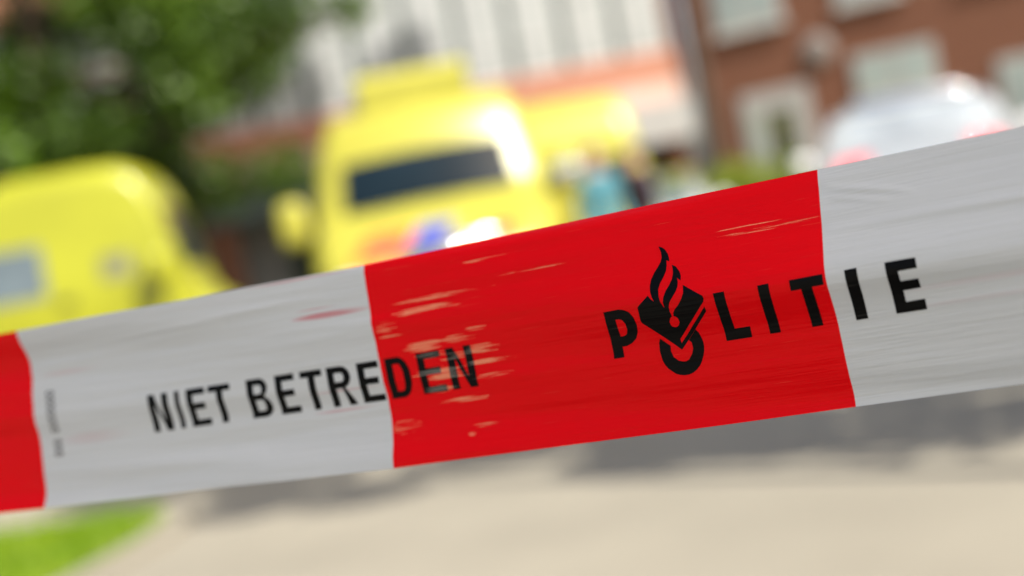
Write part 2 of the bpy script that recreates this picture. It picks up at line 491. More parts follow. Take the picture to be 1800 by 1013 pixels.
def cross_bar(parent, name, x0, x1, y, z, rl, r, m):
    # bar across the vehicle, bowed backwards; chrome ones are added to catch sun glints
    bm = bmesh.new()
    xs = np.linspace(x0, x1, 15)
    tube_into(bm, [(x, y + (x * x) / (2 * rl), z) for x in xs], [r] * 15, 10)
    return bmobj(name, bm, m, parent)

# --- big yellow ambulance
def big_ambulance():
    v = empty('ambulance')
    sh = Shell([(0, .92), (.06, 1.02), (.18, 1.13), (.45, 1.30), (.72, 1.46), (.84, 1.49), (1.07, 1.985), (1.13, 2.12), (1.20, 2.25), (1.30, 2.36), (1.46, 2.43), (1.8, 2.48), (2.2, 2.50), (5.1, 2.50), (5.38, 2.47), (5.56, 2.38), (5.68, 2.26), (5.76, 2.10), (5.82, 1.88)],
               [(0, .88), (.06, .97), (.18, 1.04), (.45, 1.08), (.8, 1.09), (5.6, 1.09), (5.82, 1.04)], 1.30, 0.23, 0.20, 0.30, 2.5)
    sh.b = 0.15
    sh.build(M['yellow'], v)
    sh.top_patch('windscreen', -0.78, 0.78, 0.85, 1.06, M['glass'], v, 0.008, 12, 6, 0.05)
    sh.top_patch('orange_stripe', -0.72, -0.30, 0.10, 0.42, M['orange_red'], v, 0.004, 8, 6, 0, 0.16)
    sh.top_patch('blue_stripe', -0.26, 0.06, 0.10, 0.42, M['blue'], v, 0.004, 8, 6, 0, 0.16)
    sh.top_patch('orange_stripe', 0.40, 0.66, 0.08, 0.30, M['orange_red'], v, 0.004, 8, 6, 0, 0.1)
    for sd in (-1, 1):
        dw = sh.side_patch('door_window', sd, 1.15, 1.95, 1.42, 1.92, M['glass'], v, 0.008)
        sh.side_patch('side_window', sd, 2.6, 3.6, 1.50, 1.95, M['glass'], v, 0.008)
        for k in range(6):
            sh.side_patch('orange_stripe' if k % 2 == 0 else 'blue_stripe', sd, 1.3 + k * 0.7, 1.6 + k * 0.7, 0.95, 1.25, M['orange_red'] if k % 2 == 0 else M['blue'], v, 0.006, 0.3)
        box('door_handle', sd * 1.10 - 0.02, sd * 1.10 + 0.02, 1.95, 2.12, 1.30, 1.335, M['black_plastic'], v, 0.008)
        for y in (0.95, 4.6): wheel(v, sd * 0.92, y, 0.34, sd)
        mirror(v, sd, sd * 1.23, 0.90, 1.53, 0.26, 0.42, M['yellow'])
        box('rear_window', sd * 0.45 - 0.3, sd * 0.45 + 0.3, 5.822, 5.837, 1.25, 1.72, M['glass'], v, 0.004)
    cross_bar(v, 'bonnet_glint_bar', -0.5, 0.5, 0.02, 1.045, 0.6, 0.03, M['chrome'])  # chrome bars added for sun glints along the bonnet
    cross_bar(v, 'bonnet_glint_bar', -0.6, 0.6, 0.10, 1.13, 1.3, 0.022, M['chrome'])
    cross_bar(v, 'wiper', -0.55, 0.25, 0.80, 1.50, 2.5, 0.012, M['black_plastic'])
    headlamps(v, sh, 0.03, 0.88, 0.70, 0.24, 0.36)
    front_kit(v, sh, 0.62, 0.90, 0.95)
    # roof sign box standing on the front of the roof
    vs = []
    for y, zt in ((1.42, 2.66), (1.5, 2.74), (2.0, 2.76), (2.25, 2.60)):
        for x in (-0.53, 0.53): vs += [(x, y, 2.30), (x * 0.98, y, zt + 0.03)]
    fs = []
    for i in range(3):
        a = i * 4; b = a + 4
        fs += [(a, a + 1, b + 1, b), (a + 2, b + 2, b + 3, a + 3), (a + 1, a + 3, b + 3, b + 1), (a, b, b + 2, a + 2)]
    fs += [(0, 2, 3, 1), (12, 13, 15, 14)]
    obj('roof_box', vs, fs, M['yellow'], v, False, 0.03)
    return v

amb = big_ambulance()
amb.location = (-0.565, 11.75, 0)
tag(amb, 'yellow ambulance facing the camera head on with box on its roof, above the tape middle', 'ambulance', 'yellow ambulances on the plaza')
amb3 = copy_tree(amb)
amb3.location = (0.60, 22.3, 0)
amb3.rotation_euler = (0, 0, R(182))
tag(amb3, 'yellow ambulance parked further back, its rounded top corner showing right of the front ambulance', 'ambulance', 'yellow ambulances on the plaza')

# --- side-on ambulance at the left
def side_ambulance():
    v = empty('ambulance')
    sh = Shell([(0, .78), (.05, .90), (.14, 1.00), (.28, 1.10), (.36, 1.30), (.43, 1.62), (.50, 1.94), (.58, 2.18), (.68, 2.33), (.84, 2.41), (1.1, 2.43), (1.85, 2.43), (2.0, 2.37), (2.2, 2.24), (2.4, 2.18), (5.0, 2.16), (5.25, 2.10), (5.33, 1.95)],
               [(0, .80), (.05, .88), (.14, .94), (.4, .98), (.8, 1.0), (5.1, 1.0), (5.33, .95)], 1.25, 0.14, 0.22, 0.30, 2.43)
    sh.build(M['shade_tinted_yellow'], v)
    sh.top_patch('windscreen', -0.68, 0.68, 0.375, 0.50, M['glass'], v, 0.008, 10, 6, 0.04)
    for sd in (-1, 1):
        sh.side_patch('door_window', sd, 0.80, 1.08, 1.38, 1.58, M['painted_reflection_glass'], v, 0.008)
        sh.side_patch('side_window', sd, 1.58, 2.5, 1.32, 1.78, M['pale_glass'], v, 0.008)
        sh.side_patch('side_window', sd, 2.75, 3.6, 1.34, 1.74, M['glass'], v, 0.008)
        for k in range(5):
            sh.side_patch('orange_stripe' if k % 2 == 0 else 'blue_stripe', sd, 0.9 + k * 0.75, 1.2 + k * 0.75, 0.62, 0.88, M['orange_red'] if k % 2 == 0 else M['blue'], v, 0.006, 0.26)
        for y in (0.8, 4.2): wheel(v, sd * 0.88, y, 0.33, sd)
        mirror(v, sd, sd * 1.13, 0.55, 1.40, 0.2, 0.30, M['shade_tinted_yellow'])
        box('door_handle', sd * 1.008 - 0.02, sd * 1.008 + 0.02, 1.35, 1.5, 1.22, 1.255, M['black_plastic'], v, 0.008)
    headlamps(v, sh, 0.02, 0.74, 0.64, 0.2, 0.3)
    front_kit(v, sh, 0.55, 0.75, 0.88)
    return v
amb2 = side_ambulance()
amb2.location = (-2.60, 13.9, 0)
amb2.rotation_euler = (0, 0, R(94))
tag(amb2, 'yellow ambulance standing side on under the trees, nose to the right', 'ambulance', 'yellow ambulances on the plaza')

# --- police van
def police_van():
    v = empty('police_van')
    sh = Shell([(0, .84), (.06, .95), (.2, 1.06), (.5, 1.18), (.82, 1.28), (.92, 1.34), (1.3, 1.56), (1.55, 1.66), (1.8, 1.72), (2.2, 1.74), (4.3, 1.74), (4.7, 1.68), (4.85, 1.56)],
               [(0, .80), (.06, .88), (.2, .93), (.5, .96), (4.6, .96), (4.85, .9)], 1.12, 0.17, 0.16, 0.26, 1.74)
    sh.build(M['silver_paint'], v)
    sh.top_patch('windscreen', -0.68, 0.68, 0.95, 1.48, M['glare_glass'], v, 0.008, 12, 8, 0.12)
    for sd in (-1, 1):
        sh.top_patch('red_stripe', sd * 0.46, sd * 0.78, 0.12, 0.62, M['police_red'], v, 0.005, 8, 8, 0, -sd * 0.02)
        sh.side_patch('door_window', sd, 1.55, 2.3, 1.2, 1.52, M['glass'], v, 0.008)
        sh.side_patch('side_window', sd, 2.45, 3.6, 1.2, 1.52, M['glass'], v, 0.008)
        for k in range(6):
            sh.side_patch('red_stripe' if k % 2 == 0 else 'blue_stripe', sd, 0.9 + k * 0.55, 1.15 + k * 0.55, 0.7, 1.05, M['police_red'] if k % 2 == 0 else M['blue'], v, 0.006, 0.3)
        for y in (0.85, 3.9): wheel(v, sd * 0.84, y, 0.33, sd)
        mirror(v, sd, sd * 1.09, 1.2, 1.25, 0.2, 0.2, M['white_paint'])
        box('door_handle', sd * 0.968 - 0.02, sd * 0.968 + 0.02, 2.2, 2.35, 1.08, 1.11, M['black_plastic'], v, 0.008)
    cross_bar(v, 'windscreen_glint_bar', -0.62, 0.62, 1.56, 1.70, 4.0, 0.035, M['chrome'])  # chrome bars from here on are added for sun glints
    cross_bar(v, 'windscreen_glint_bar', -0.66, 0.66, 0.90, 1.35, 2.6, 0.03, M['chrome'])
    cross_bar(v, 'roof_glint_bar', -0.6, 0.6, 2.3, 1.78, 1.6, 0.04, M['chrome'])
    cross_bar(v, 'roof_glint_bar', -0.6, 0.6, 3.3, 1.78, 5.0, 0.025, M['chrome'])
    cross_bar(v, 'bonnet_glint_bar', -0.7, 0.7, 0.22, 1.085, 4.5, 0.03, M['chrome'])
    headlamps(v, sh, 0.03, 0.80, 0.66, 0.2, 0.34)
    front_kit(v, sh, 0.55, 0.82, 0.88)
    return v
pol = police_van()
pol.scale = (0.97, 0.97, 0.95)
pol.location = (3.72, 12.4, 0)
pol.rotation_euler = (0, 0, R(-15))
tag(pol, 'white police van with red stripes on its bonnet in front of the brown brick building', 'van')

# --- small white car further back
def small_car():
    v = empty('parked_car')
    sh = Shell([(0, .62), (.08, .72), (.3, .80), (.75, .90), (1.0, .98), (1.35, 1.18), (1.7, 1.33), (2.0, 1.39), (2.8, 1.38), (3.3, 1.25), (3.7, 1.0), (3.9, .9), (4.0, .75)],
               [(0, .70), (.08, .80), (.3, .85), (3.7, .86), (4.0, .75)], 0.90, 0.2, 0.16, 0.22, 1.39)
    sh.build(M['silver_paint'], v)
    sh.top_patch('windscreen', -0.62, 0.62, 1.03, 1.62, M['pale_glass'], v, 0.008, 10, 8, 0.1)
    for sd in (-1, 1):
        sh.side_patch('side_window', sd, 1.6, 2.9, 0.98, 1.2, M['glass'], v, 0.008)
        for y in (0.75, 3.2): wheel(v, sd * 0.76, y, 0.30, sd)
        mirror(v, sd, sd * 0.95, 1.3, 1.0, 0.16, 0.14, M['white_paint'])
    headlamps(v, sh, 0.04, 0.62, 0.55, 0.16, 0.3)
    front_kit(v, sh, 0.45, 0.58, 0.78)
    return v
car = small_car()
car.location = (1.55, 15.8, 0)
car.rotation_euler = (0, 0, R(-8))
tag(car, 'small pale grey car parked between the ambulances and the hedge', 'car')

# ------------------------------------------------------------------ people
M['skin'] = mat('skin', (0.50, 0.30, 0.21), 0.5, var=0.05, scale=20)
M['teal'] = mat('teal_uniform_cloth', (0.06, 0.20, 0.25), 0.8, var=0.12, scale=9, bump=0.3, bscale=50)
M['pale_blue'] = mat('pale_blue_cloth', (0.35, 0.50, 0.58), 0.8, var=0.12, scale=9, bump=0.3, bscale=50)
M['navy'] = mat('navy_cloth', (0.022, 0.024, 0.05), 0.85, var=0.15, scale=9, bump=0.3, bscale=50)
M['plum'] = mat('dark_plum_cloth', (0.055, 0.035, 0.055), 0.85, var=0.15, scale=9, bump=0.3, bscale=50)
M['hair'] = mat('dark_hair', (0.03, 0.018, 0.03), 0.6, var=0.3, scale=40)
M['shoe'] = mat('black_shoe_leather', (0.015, 0.015, 0.016), 0.5)
M['eye'] = mat('eye', (0.05, 0.04, 0.035), 0.2)

def person(loc, rz, h, shirt, trousers, label, group, arm_bend=0.6):
    k = h / 1.78
    J = {}; E_ = []
    def v(name, co, r, par=None):
        J[name] = (Vector(co) * k, r * k); 
        if par: E_.append((par, name))
    v('pelvis', (0, 0, .95), .135)
    v('waist', (0, .01, 1.10), .125, 'pelvis'); v('chest', (0, .01, 1.30), .150, 'waist'); v('upper', (0, .01, 1.43), .115, 'chest')
    v('neck', (0, 0, 1.53), .055, 'upper'); v('head0', (0, -.015, 1.60), .075, 'neck'); v('head1', (0, -.015, 1.69), .088, 'head0'); v('crown', (0, 0, 1.745), .05, 'head1')
    for s_, q in ((-1, 'l'), (1, 'r')):
        v(q + 'hip', (s_ * .09, 0, .90), .105, 'pelvis'); v(q + 'thigh', (s_ * .10, -.01, .70), .085, q + 'hip')
        v(q + 'knee', (s_ * .105, -.02, .50), .058, q + 'thigh'); v(q + 'calf', (s_ * .108, .015, .34), .058, q + 'knee')
        v(q + 'ankle', (s_ * .11, .02, .09), .038, q + 'calf'); v(q + 'ball', (s_ * .12, -.10, .045), .042, q + 'ankle'); v(q + 'toe', (s_ * .125, -.17, .035), .032, q + 'ball')
        v(q + 'sh', (s_ * .175, .01, 1.43), .066, 'upper'); v(q + 'bic', (s_ * .215, .015, 1.28), .052, q + 'sh'); v(q + 'elb', (s_ * .235, .02, 1.13), .040, q + 'bic')
        fy = -.24 * arm_bend; fz = 1.13 - .25 * math.sqrt(1 - min(.95, arm_bend * .9) ** 2)
        v(q + 'fore', (s_ * .232, fy * .5, (1.13 + fz) / 2), .038, q + 'elb')
        v(q + 'wrist', (s_ * .225, fy, fz), .027, q + 'fore')
        d = Vector((s_ * -.01, fy - .02, fz - 1.13)).normalized()
        w = Vector((s_ * .225, fy, fz))
        pm_ = w + d * .06
        v(q + 'palm', pm_, .030, q + 'wrist')
        side = Vector((0, 0, 1)).cross(d).normalized() if abs(d.z) < .95 else Vector((0, 1, 0))
        up = d.cross(side).normalized()
        for i_, (o, l_) in enumerate(((-.03, .062), (-.010, .074), (.010, .070), (.03, .054))):
            b0 = pm_ + d * .03 + side * o
            v(q + 'f%da' % i_, b0, .0105, q + 'palm')
            v(q + 'f%db' % i_, b0 + d * l_ * .5 + up * .004, .0095, q + 'f%da' % i_)
            v(q + 'f%dc' % i_, b0 + d * l_ * .85 - up * .014, .0085, q + 'f%db' % i_)
        t0 = w + d * .025 + side * -.035
        v(q + 'ta', t0, .0125, q + 'palm'); v(q + 'tb', t0 + d * .035 + side * -.02, .0105, q + 'ta'); v(q + 'tc', t0 + d * .062 + side * -.022, .009, q + 'tb')
    names = list(J); idx = {n_: i for i, n_ in enumerate(names)}
    me = bpy.data.meshes.new('skeleton')
    me.from_pydata([J[n_][0] for n_ in names], [(idx[a], idx[b]) for a, b in E_], [])
    o = bpy.data.objects.new('skeleton', me)
    COL.objects.link(o)
    sk = o.modifiers.new('skin', 'SKIN'); sk.use_smooth_shade = True
    lay = me.skin_vertices[0] if me.skin_vertices else None
    if lay is None:
        bm = bmesh.new(); bm.from_mesh(me); bm.verts.layers.skin.verify(); bm.to_mesh(me); bm.free(); lay = me.skin_vertices[0]
    for i, n_ in enumerate(names):
        r = J[n_][1]
        wide = {'pelvis': 1.2, 'waist': 1.15, 'chest': 1.2, 'upper': 1.25}.get(n_, 1)
        lay.data[i].radius = (r * wide, r * (0.82 if wide > 1 else 1))
        lay.data[i].use_root = n_ == 'pelvis'
    sb = o.modifiers.new('sub', 'SUBSURF'); sb.levels = 2; sb.render_levels = 2
    bpy.context.view_layer.update()
    ev = o.evaluated_get(bpy.context.evaluated_depsgraph_get())
    bod = bpy.data.meshes.new_from_object(ev)
    bpy.data.objects.remove(o)
    bod.name = 'person'
    bod.materials.clear()
    for m in (M['skin'], shirt, trousers, M['shoe']): bod.materials.append(m)
    for p in bod.polygons:
        c = p.center / k
        p.use_smooth = True
        inarm = abs(c.x) > .17 and c.z > .8
        if c.z > 1.51: p.material_index = 0
        elif inarm and (c.z < fz + .06 and c.y < fy + .05): p.material_index = 0
        elif c.z > .93 or inarm: p.material_index = 1
        elif c.z > .09: p.material_index = 2
        else: p.material_index = 3
    # face: pull a nose out of the head
    for vv in bod.vertices:
        c = vv.co / k
        if c.z > 1.57 and c.y < -.05:
            vv.co.y -= .028 * k * math.exp(-((c.x / .02) ** 2 + ((c.z - 1.635) / .028) ** 2))
            vv.co.y += .010 * k * math.exp(-((abs(c.x) - .035) / .018) ** 2 - ((c.z - 1.668) / .016) ** 2)
    po = bpy.data.objects.new('person', bod)
    COL.objects.link(po)
    po.location = loc; po.rotation_euler = (0, 0, rz)
    def ell(name, c, r, m):
        bm = bmesh.new(); bmesh.ops.create_uvsphere(bm, u_segments=16, v_segments=10, radius=1)
        for q in bm.verts: q.co = Vector((c[0] + q.co.x * r[0], c[1] + q.co.y * r[1], c[2] + q.co.z * r[2])) * k
        return bmobj(name, bm, m, po)
    hr = ell('hair', (0, .035, 1.715), (.090, .088, .085), M['hair'])
    for s_ in (-1, 1):
        ell('eye', (s_ * .034, -.088, 1.668), (.012, .008, .008), M['eye'])
        ell('ear', (s_ * .088, .0, 1.655), (.012, .022, .032), M['skin'])
    ell('mouth', (0, -.088, 1.588), (.024, .008, .006), mat('lips', (0.38, 0.16, 0.13), 0.5))
    tag(po, label, 'person', group)
    return po
person((1.06, 14.55, 0), R(20), 1.80, M['teal'], M['teal'], 'person in teal uniform standing right beside the front ambulance', 'people by the ambulances')
person((1.50, 15.0, 0), R(-60), 1.76, M['plum'], M['navy'], 'person in dark jacket standing just right of the person in teal', 'people by the ambulances', 0.4)

# ------------------------------------------------------------------ trees and bushes
def leaf_mesh(name, centers, n, size, m, parent, spread, flat=0.75):
    C_ = np.array([c[:3] for c in centers]); Rr = np.array([c[3] for c in centers])
    w_ = Rr ** 2.2; w_ /= w_.sum()
    ids = rng.choice(len(C_), n, p=w_)
    d = rng.normal(size=(n, 3)); d /= np.linalg.norm(d, axis=1)[:, None]
    rad = rng.random(n) ** 0.45
    pos = C_[ids] + d * (Rr[ids] * rad)[:, None] * np.array([1, 1, flat])
    a = rng.normal(size=(n, 3)); a /= np.linalg.norm(a, axis=1)[:, None]
    b = np.cross(a, rng.normal(size=(n, 3))); b /= np.linalg.norm(b, axis=1)[:, None]
    L_ = size * (0.6 + 0.8 * rng.random(n))
    l = a * L_[:, None]; w = b * (L_ * 0.33)[:, None]
    v = np.stack([pos - l * .5, pos - l * .05 + w, pos + l * .5, pos - l * .05 - w], 1).reshape(-1, 3)
    me = bpy.data.meshes.new(name)
    me.vertices.add(4 * n); me.vertices.foreach_set('co', v.ravel())
    me.loops.add(4 * n); me.loops.foreach_set('vertex_index', np.arange(4 * n, dtype=np.int32))
    me.polygons.add(n); me.polygons.foreach_set('loop_start', np.arange(0, 4 * n, 4, dtype=np.int32))
    me.polygons.foreach_set('loop_total', np.full(n, 4, dtype=np.int32))
    me.update()
    return objm(name, me, m, parent)

def tree(loc, height, crown_r, crown_z0, label, n=14000, clumps=34, size=0.11, lean=(0, 0), group=None, leaf='leaf', shape=None, trunk_r=None):
    t = empty('tree', loc)
    tag(t, label, 'tree', group)
    bm = bmesh.new()
    r0 = trunk_r or height * 0.028
    pts = [(lean[0] * q * q, lean[1] * q * q, height * 0.85 * q) for q in np.linspace(0, 1, 8)]
    tube_into(bm, pts, [r0 * (1.25 if i == 0 else 1 - 0.11 * i) for i in range(8)], 10)
    cl = []
    rr = random.Random(int(loc[0] * 100 + loc[1] * 7))
    for i in range(clumps):
        zz = rr.uniform(crown_z0, height)
        q = (zz - crown_z0) / (height - crown_z0)
        env = crown_r * (math.sin(math.pi * min(1, 0.12 + 0.88 * q) ** 0.8) * 0.75 + 0.3)
        a = rr.uniform(0, 6.28); rd = env * math.sqrt(rr.random())
        cl.append((lean[0] + rd * math.cos(a), lean[1] + rd * math.sin(a), zz, rr.uniform(0.5, 1.0) * crown_r * 0.34))
    if shape: cl += shape
    for c in cl[::2] + (shape or []):
        zb = max(crown_z0 * 0.75, min(c[2] - 0.6, height * 0.7))
        q = zb / (height * .85)
        p0 = Vector((lean[0] * q * q, lean[1] * q * q, zb)); p1 = Vector(c[:3]); mid = (p0 + p1) / 2 + Vector((0, 0, -0.15))
        tube_into(bm, [p0, mid, p1], [r0 * 0.35, r0 * 0.22, r0 * 0.08], 6)
    bmobj('trunk', bm, M['bark'], t)
    leaf_mesh('crown', cl, n, size, M[leaf], t, crown_r)
    return t
G = 'trees behind the left ambulance'
tree((-5.2, 17.6, 0), 8.0, 2.9, 2.3, 'broad leafy tree behind the side on ambulance at the left', 34000, 46, 0.13, group=G,
     shape=[(1.2, -2.5, 3.0, .5), (2.2, -2.2, 3.1, .45), (1.7, -1.6, 2.7, .3), (.3, -2, 2.7, .6), (1.9, -.4, 4.2, .9), (2.6, -.6, 4.15, .6), (3.2, -.5, 4.15, .5), (3.9, -.4, 4.1, .42), (1.6, -.4, 3.3, .5), (2.5, -.6, 3.6, .3)])
tree((-8.4, 20.5, 0), 9.0, 3.3, 1.8, 'darker tree at the far left edge behind the broad tree', 24000, 46, 0.14, group=G)
tree((-4.6, 21.8, 0), 7.5, 2.2, 2.6, 'slim tree between the broad tree and the school building', 12000, 30, 0.13, group=G)
tree((3.2, 19.5, 0), 14.5, 2.1, 10.2, 'tall bare stemmed tree added before the building corner to shade the facade', 20000, 34, 0.2, group='trees added to shade the facade', trunk_r=0.10, lean=(-1.6, 0))  # added to throw shade on the left of the facade
GS = 'plaza trees beside the photographer'
tree((5.4, 4.05, 0), 6.6, 1.9, 3.4, 'plaza tree at the right whose shadow falls across the paving', 13000, 30, 0.15, group=GS, trunk_r=0.08)
tree((7.3, 3.7, 0), 7.0, 2.1, 3.4, 'second plaza tree further to the right shading the paving', 12000, 28, 0.15, group=GS, trunk_r=0.08)
tree((3.75, 4.6, 0), 5.8, 1.3, 3.8, 'young plaza tree nearest the lawn at the right', 12000, 18, 0.15, group=GS, trunk_r=0.08)
tree((3.3, 3.2, 0), 9.6, 1.1, 7.2, 'tall slender plaza tree with a small high crown', 9000, 16, 0.16, group=GS, trunk_r=0.08)
tree((5.6, -4.9, 0), 12.6, 1.9, 8.6, 'tall tree added out of view behind the photographer to shade the barrier tape', 40000, 40, 0.2, group=GS, trunk_r=0.08)  # unseen tree, added to keep direct sun off the tape

def bush(loc, r, h, label, n=5000):
    t = empty('bush', loc)
    tag(t, label, 'bush', 'bushes along the brick building')
    rr = random.Random(int(loc[0] * 77))
    cl = [(rr.uniform(-r, r) * .7, rr.uniform(-.35, .35), rr.uniform(.25, h * .72), rr.uniform(.22, .34)) for _ in range(18)]
    bm = bmesh.new()
    for c in cl[::3]: tube_into(bm, [(0, 0, 0), (c[0] * .5, c[1] * .5, c[2] * .5), c[:3]], [.02, .014, .006], 5)
    bmobj('stems', bm, M['bark'], t)
    leaf_mesh('foliage', cl, n, 0.07, M['leaf_bush'], t, r, 0.9)
bush((2.75, 17.6, 0), 0.9, 1.75, 'yellow green bush left of the police van, nearest the grey car')
bush((3.9, 18.0, 0), 0.9, 1.7, 'yellow green bush right behind the left side of the police van')
bush((5.3, 18.8, 0), 0.8, 1.2, 'yellow green bush behind the right side of the police van')

# ------------------------------------------------------------------ barrier tape
SL = 182.8                                   # block length, mm
TO = Vector((-.0568, .5561, 1.0661)); te = Vector((.8954, -.4452, 0)).normalized(); tn = Vector((te.y, -te.x, 0))
TK = np.array([0, .15, .3, .45, .6, .8, 1.])
WK = {-1: np.array([8.0, 4.2, 2.4, 1.5, .5, -.5, -.8]), 0: np.array([3.0, .5, -.8, -1.0, -1.3, -1.9, -3.4]), 1: np.array([3.8, 7.2, 8.6, 10.6, 11.9, 6.0, .6])}
_ng = {}
def vnoise(x, y, seed):
    g = _ng.setdefault(seed, np.random.default_rng(seed).uniform(-1, 1, (256, 256)))
    xi = np.floor(x).astype(int); yi = np.floor(y).astype(int); fx = x - xi; fy = y - yi
    fx = fx * fx * fx * (fx * (fx * 6 - 15) + 10); fy = fy * fy * fy * (fy * (fy * 6 - 15) + 10)
    q = lambda a, b: g[(xi + a) % 256, (yi + b) % 256]
    return (q(0, 0) * (1 - fx) + q(1, 0) * fx) * (1 - fy) + (q(0, 1) * (1 - fx) + q(1, 1) * fx) * fy
def soft_interp(t, ks):
    # smooth the piecewise knots a little
    return (np.interp(t - .05, TK, ks) + 2 * np.interp(t - .02, TK, ks) + 2 * np.interp(t, TK, ks) + 2 * np.interp(t + .02, TK, ks) + np.interp(t + .05, TK, ks)) / 8
def tape_points(s, t):
    """s, t in mm along and across the tape -> world points"""
    s = np.asarray(s, float); t = np.asarray(t, float); tt = t / 80
    x = np.clip(s / SL, -1, 1); k = np.abs(x); k = k * k * (3 - 2 * k)
    w = soft_interp(tt, WK[0]) * (1 - k) + np.where(x < 0, soft_interp(tt, WK[-1]), soft_interp(tt, WK[1])) * k
    far = np.clip((np.abs(s) - 300) / 500, 0, 1)
    w = w * (1 - far)
    # long tension wrinkles, finer crinkles, a few creases
    w = w + .6 * vnoise(s / 75, t / 7 + s / 260, 3) + .12 * vnoise(s / 34, t / 2.6, 5) + 2.5 * vnoise(s / 170, t / 18 + s / 400, 9)
    local = np.exp(-((s - 26) / 26) ** 2 - ((t - 34) / 22) ** 2)
    w = w + local * (.10 * vnoise(s / 11, t / 2.2, 21) + .05 * vnoise(s / 5, t / 1.4, 22))
    for (sa, ta, sb, tb, amp, wd_) in ((184, 74, 214, 67, .35, .9), (186, 70, 206, 65.5, .3, .7), (184, 60, 300, 58, .5, 1.6), (-180, 62, -70, 67, .35, 2.2), (-175, 66, -20, 72, .3, 1.6), (-190, 14, -60, 12, .5, 3)):
        u = np.clip((s - sa) / (sb - sa), 0, 1)
        w = w + 2 * amp * np.exp(-((t - (ta + (tb - ta) * u)) / wd_) ** 2) * np.sin(np.pi * u) ** .5
    # upper edge curls back over the red block
    curl = np.clip((t - 75.5) / 4.5, 0, 1) ** 2 * np.exp(-((s - 85) / 75) ** 2)
    w = w - 5.0 * curl
    lift = np.where(s > 0, .018 * s, 0) - far * 0.00006 * np.maximum(np.abs(s) - 300, 0)
    edge = .35 * vnoise(s / 45, t * 0 + .5, 31) * (tt - .5)
    P = np.empty(s.shape + (3,))
    for i in range(3):
        P[..., i] = TO[i] + (te[i] * s + tn[i] * w) / 1000
    P[..., 2] += (t + lift + edge) / 1000
    return P

def mask_nodes(nt, ells, uvx, uvy):
    """max over soft ellipses (centre s,t, half sizes a,b, weight) given in mm"""
    def mth(op, a, b=None, c=None):
        nd = nt.nodes.new('ShaderNodeMath'); nd.operation = op
        for i_, q in enumerate((a, b, c)):
            if q is None: continue
            if isinstance(q, (int, float)): nd.inputs[i_].default_value = q
            else: nt.links.new(q, nd.inputs[i_])
        return nd.outputs[0]
    acc = None
    for cs, ct, a, b, wgt in ells:
        a *= 1.2; b *= 1.15
        dx = mth('MULTIPLY_ADD', uvx, 1 / a, -cs / a); dy = mth('MULTIPLY_ADD', uvy, 1 / b, -ct / b)
        d2 = mth('ADD', mth('MULTIPLY', dx, dx), mth('MULTIPLY', dy, dy))
        val = mth('MULTIPLY', mth('MAXIMUM', mth('SUBTRACT', 1.0, d2), 0.0), mth('MULTIPLY_ADD', dx, -.45 * wgt, .85 * wgt))
        acc = val if acc is None else mth('MAXIMUM', acc, val)
    return acc, mth

GLARE_SCUFF = [(33, 62.6, 21, 1.0, .8), (26, 58.7, 14, 1.3, 1.2), (21, 44.8, 9, 2.2, 1.0), (38, 45.6, 7, 1.6, .8), (27, 34.3, 12, 1.5, 1.1), (31, 31.8, 11, 1.0, .9), (25, 27.2, 7, 1.6, 1.1), (34, 21.9, 10, 1.1, 1.2),
         (6, 14.9, 7, 2.4, .7), (6, 54.6, 5, 1.9, .6), (9, 51.2, 7, .7, .7), (43, 11.6, 6, 1.1, .8), (47, 40.2, 7, 2.2, .9), (49, 35.0, 10, 1.1, .9), (49, 29.6, 9, 1.1, .9), (37, 39, 9, 1.4, .8), (24, 41, 7, 1.4, .8), (46, 48, 5, 1, .7), (166, 64.3, 17, .8, .42), (158, 66, 11, .5, .38), (36, 8.5, 2, 1.0, .9), (60, 73, 14, .5, .3), (80, 66, 20, .45, .3)]  # glare streaks painted in as colour, along with scratches and worn print
SMEAR = [(-17.5, 63.4, 17.5, 1.3, 1.6), (-24, 66.4, 10, .35, .7), (-18, 32.6, 17, .5, .7), (-20, 24.6, 14, .6, .7), (-30, 79.2, 24, .5, .9), (-150, 28, 18, 3, .25), (-160, 58, 16, 1.2, .3), (240, 36, 30, 1.4, .18), (235, 30, 26, 1.0, .15)]

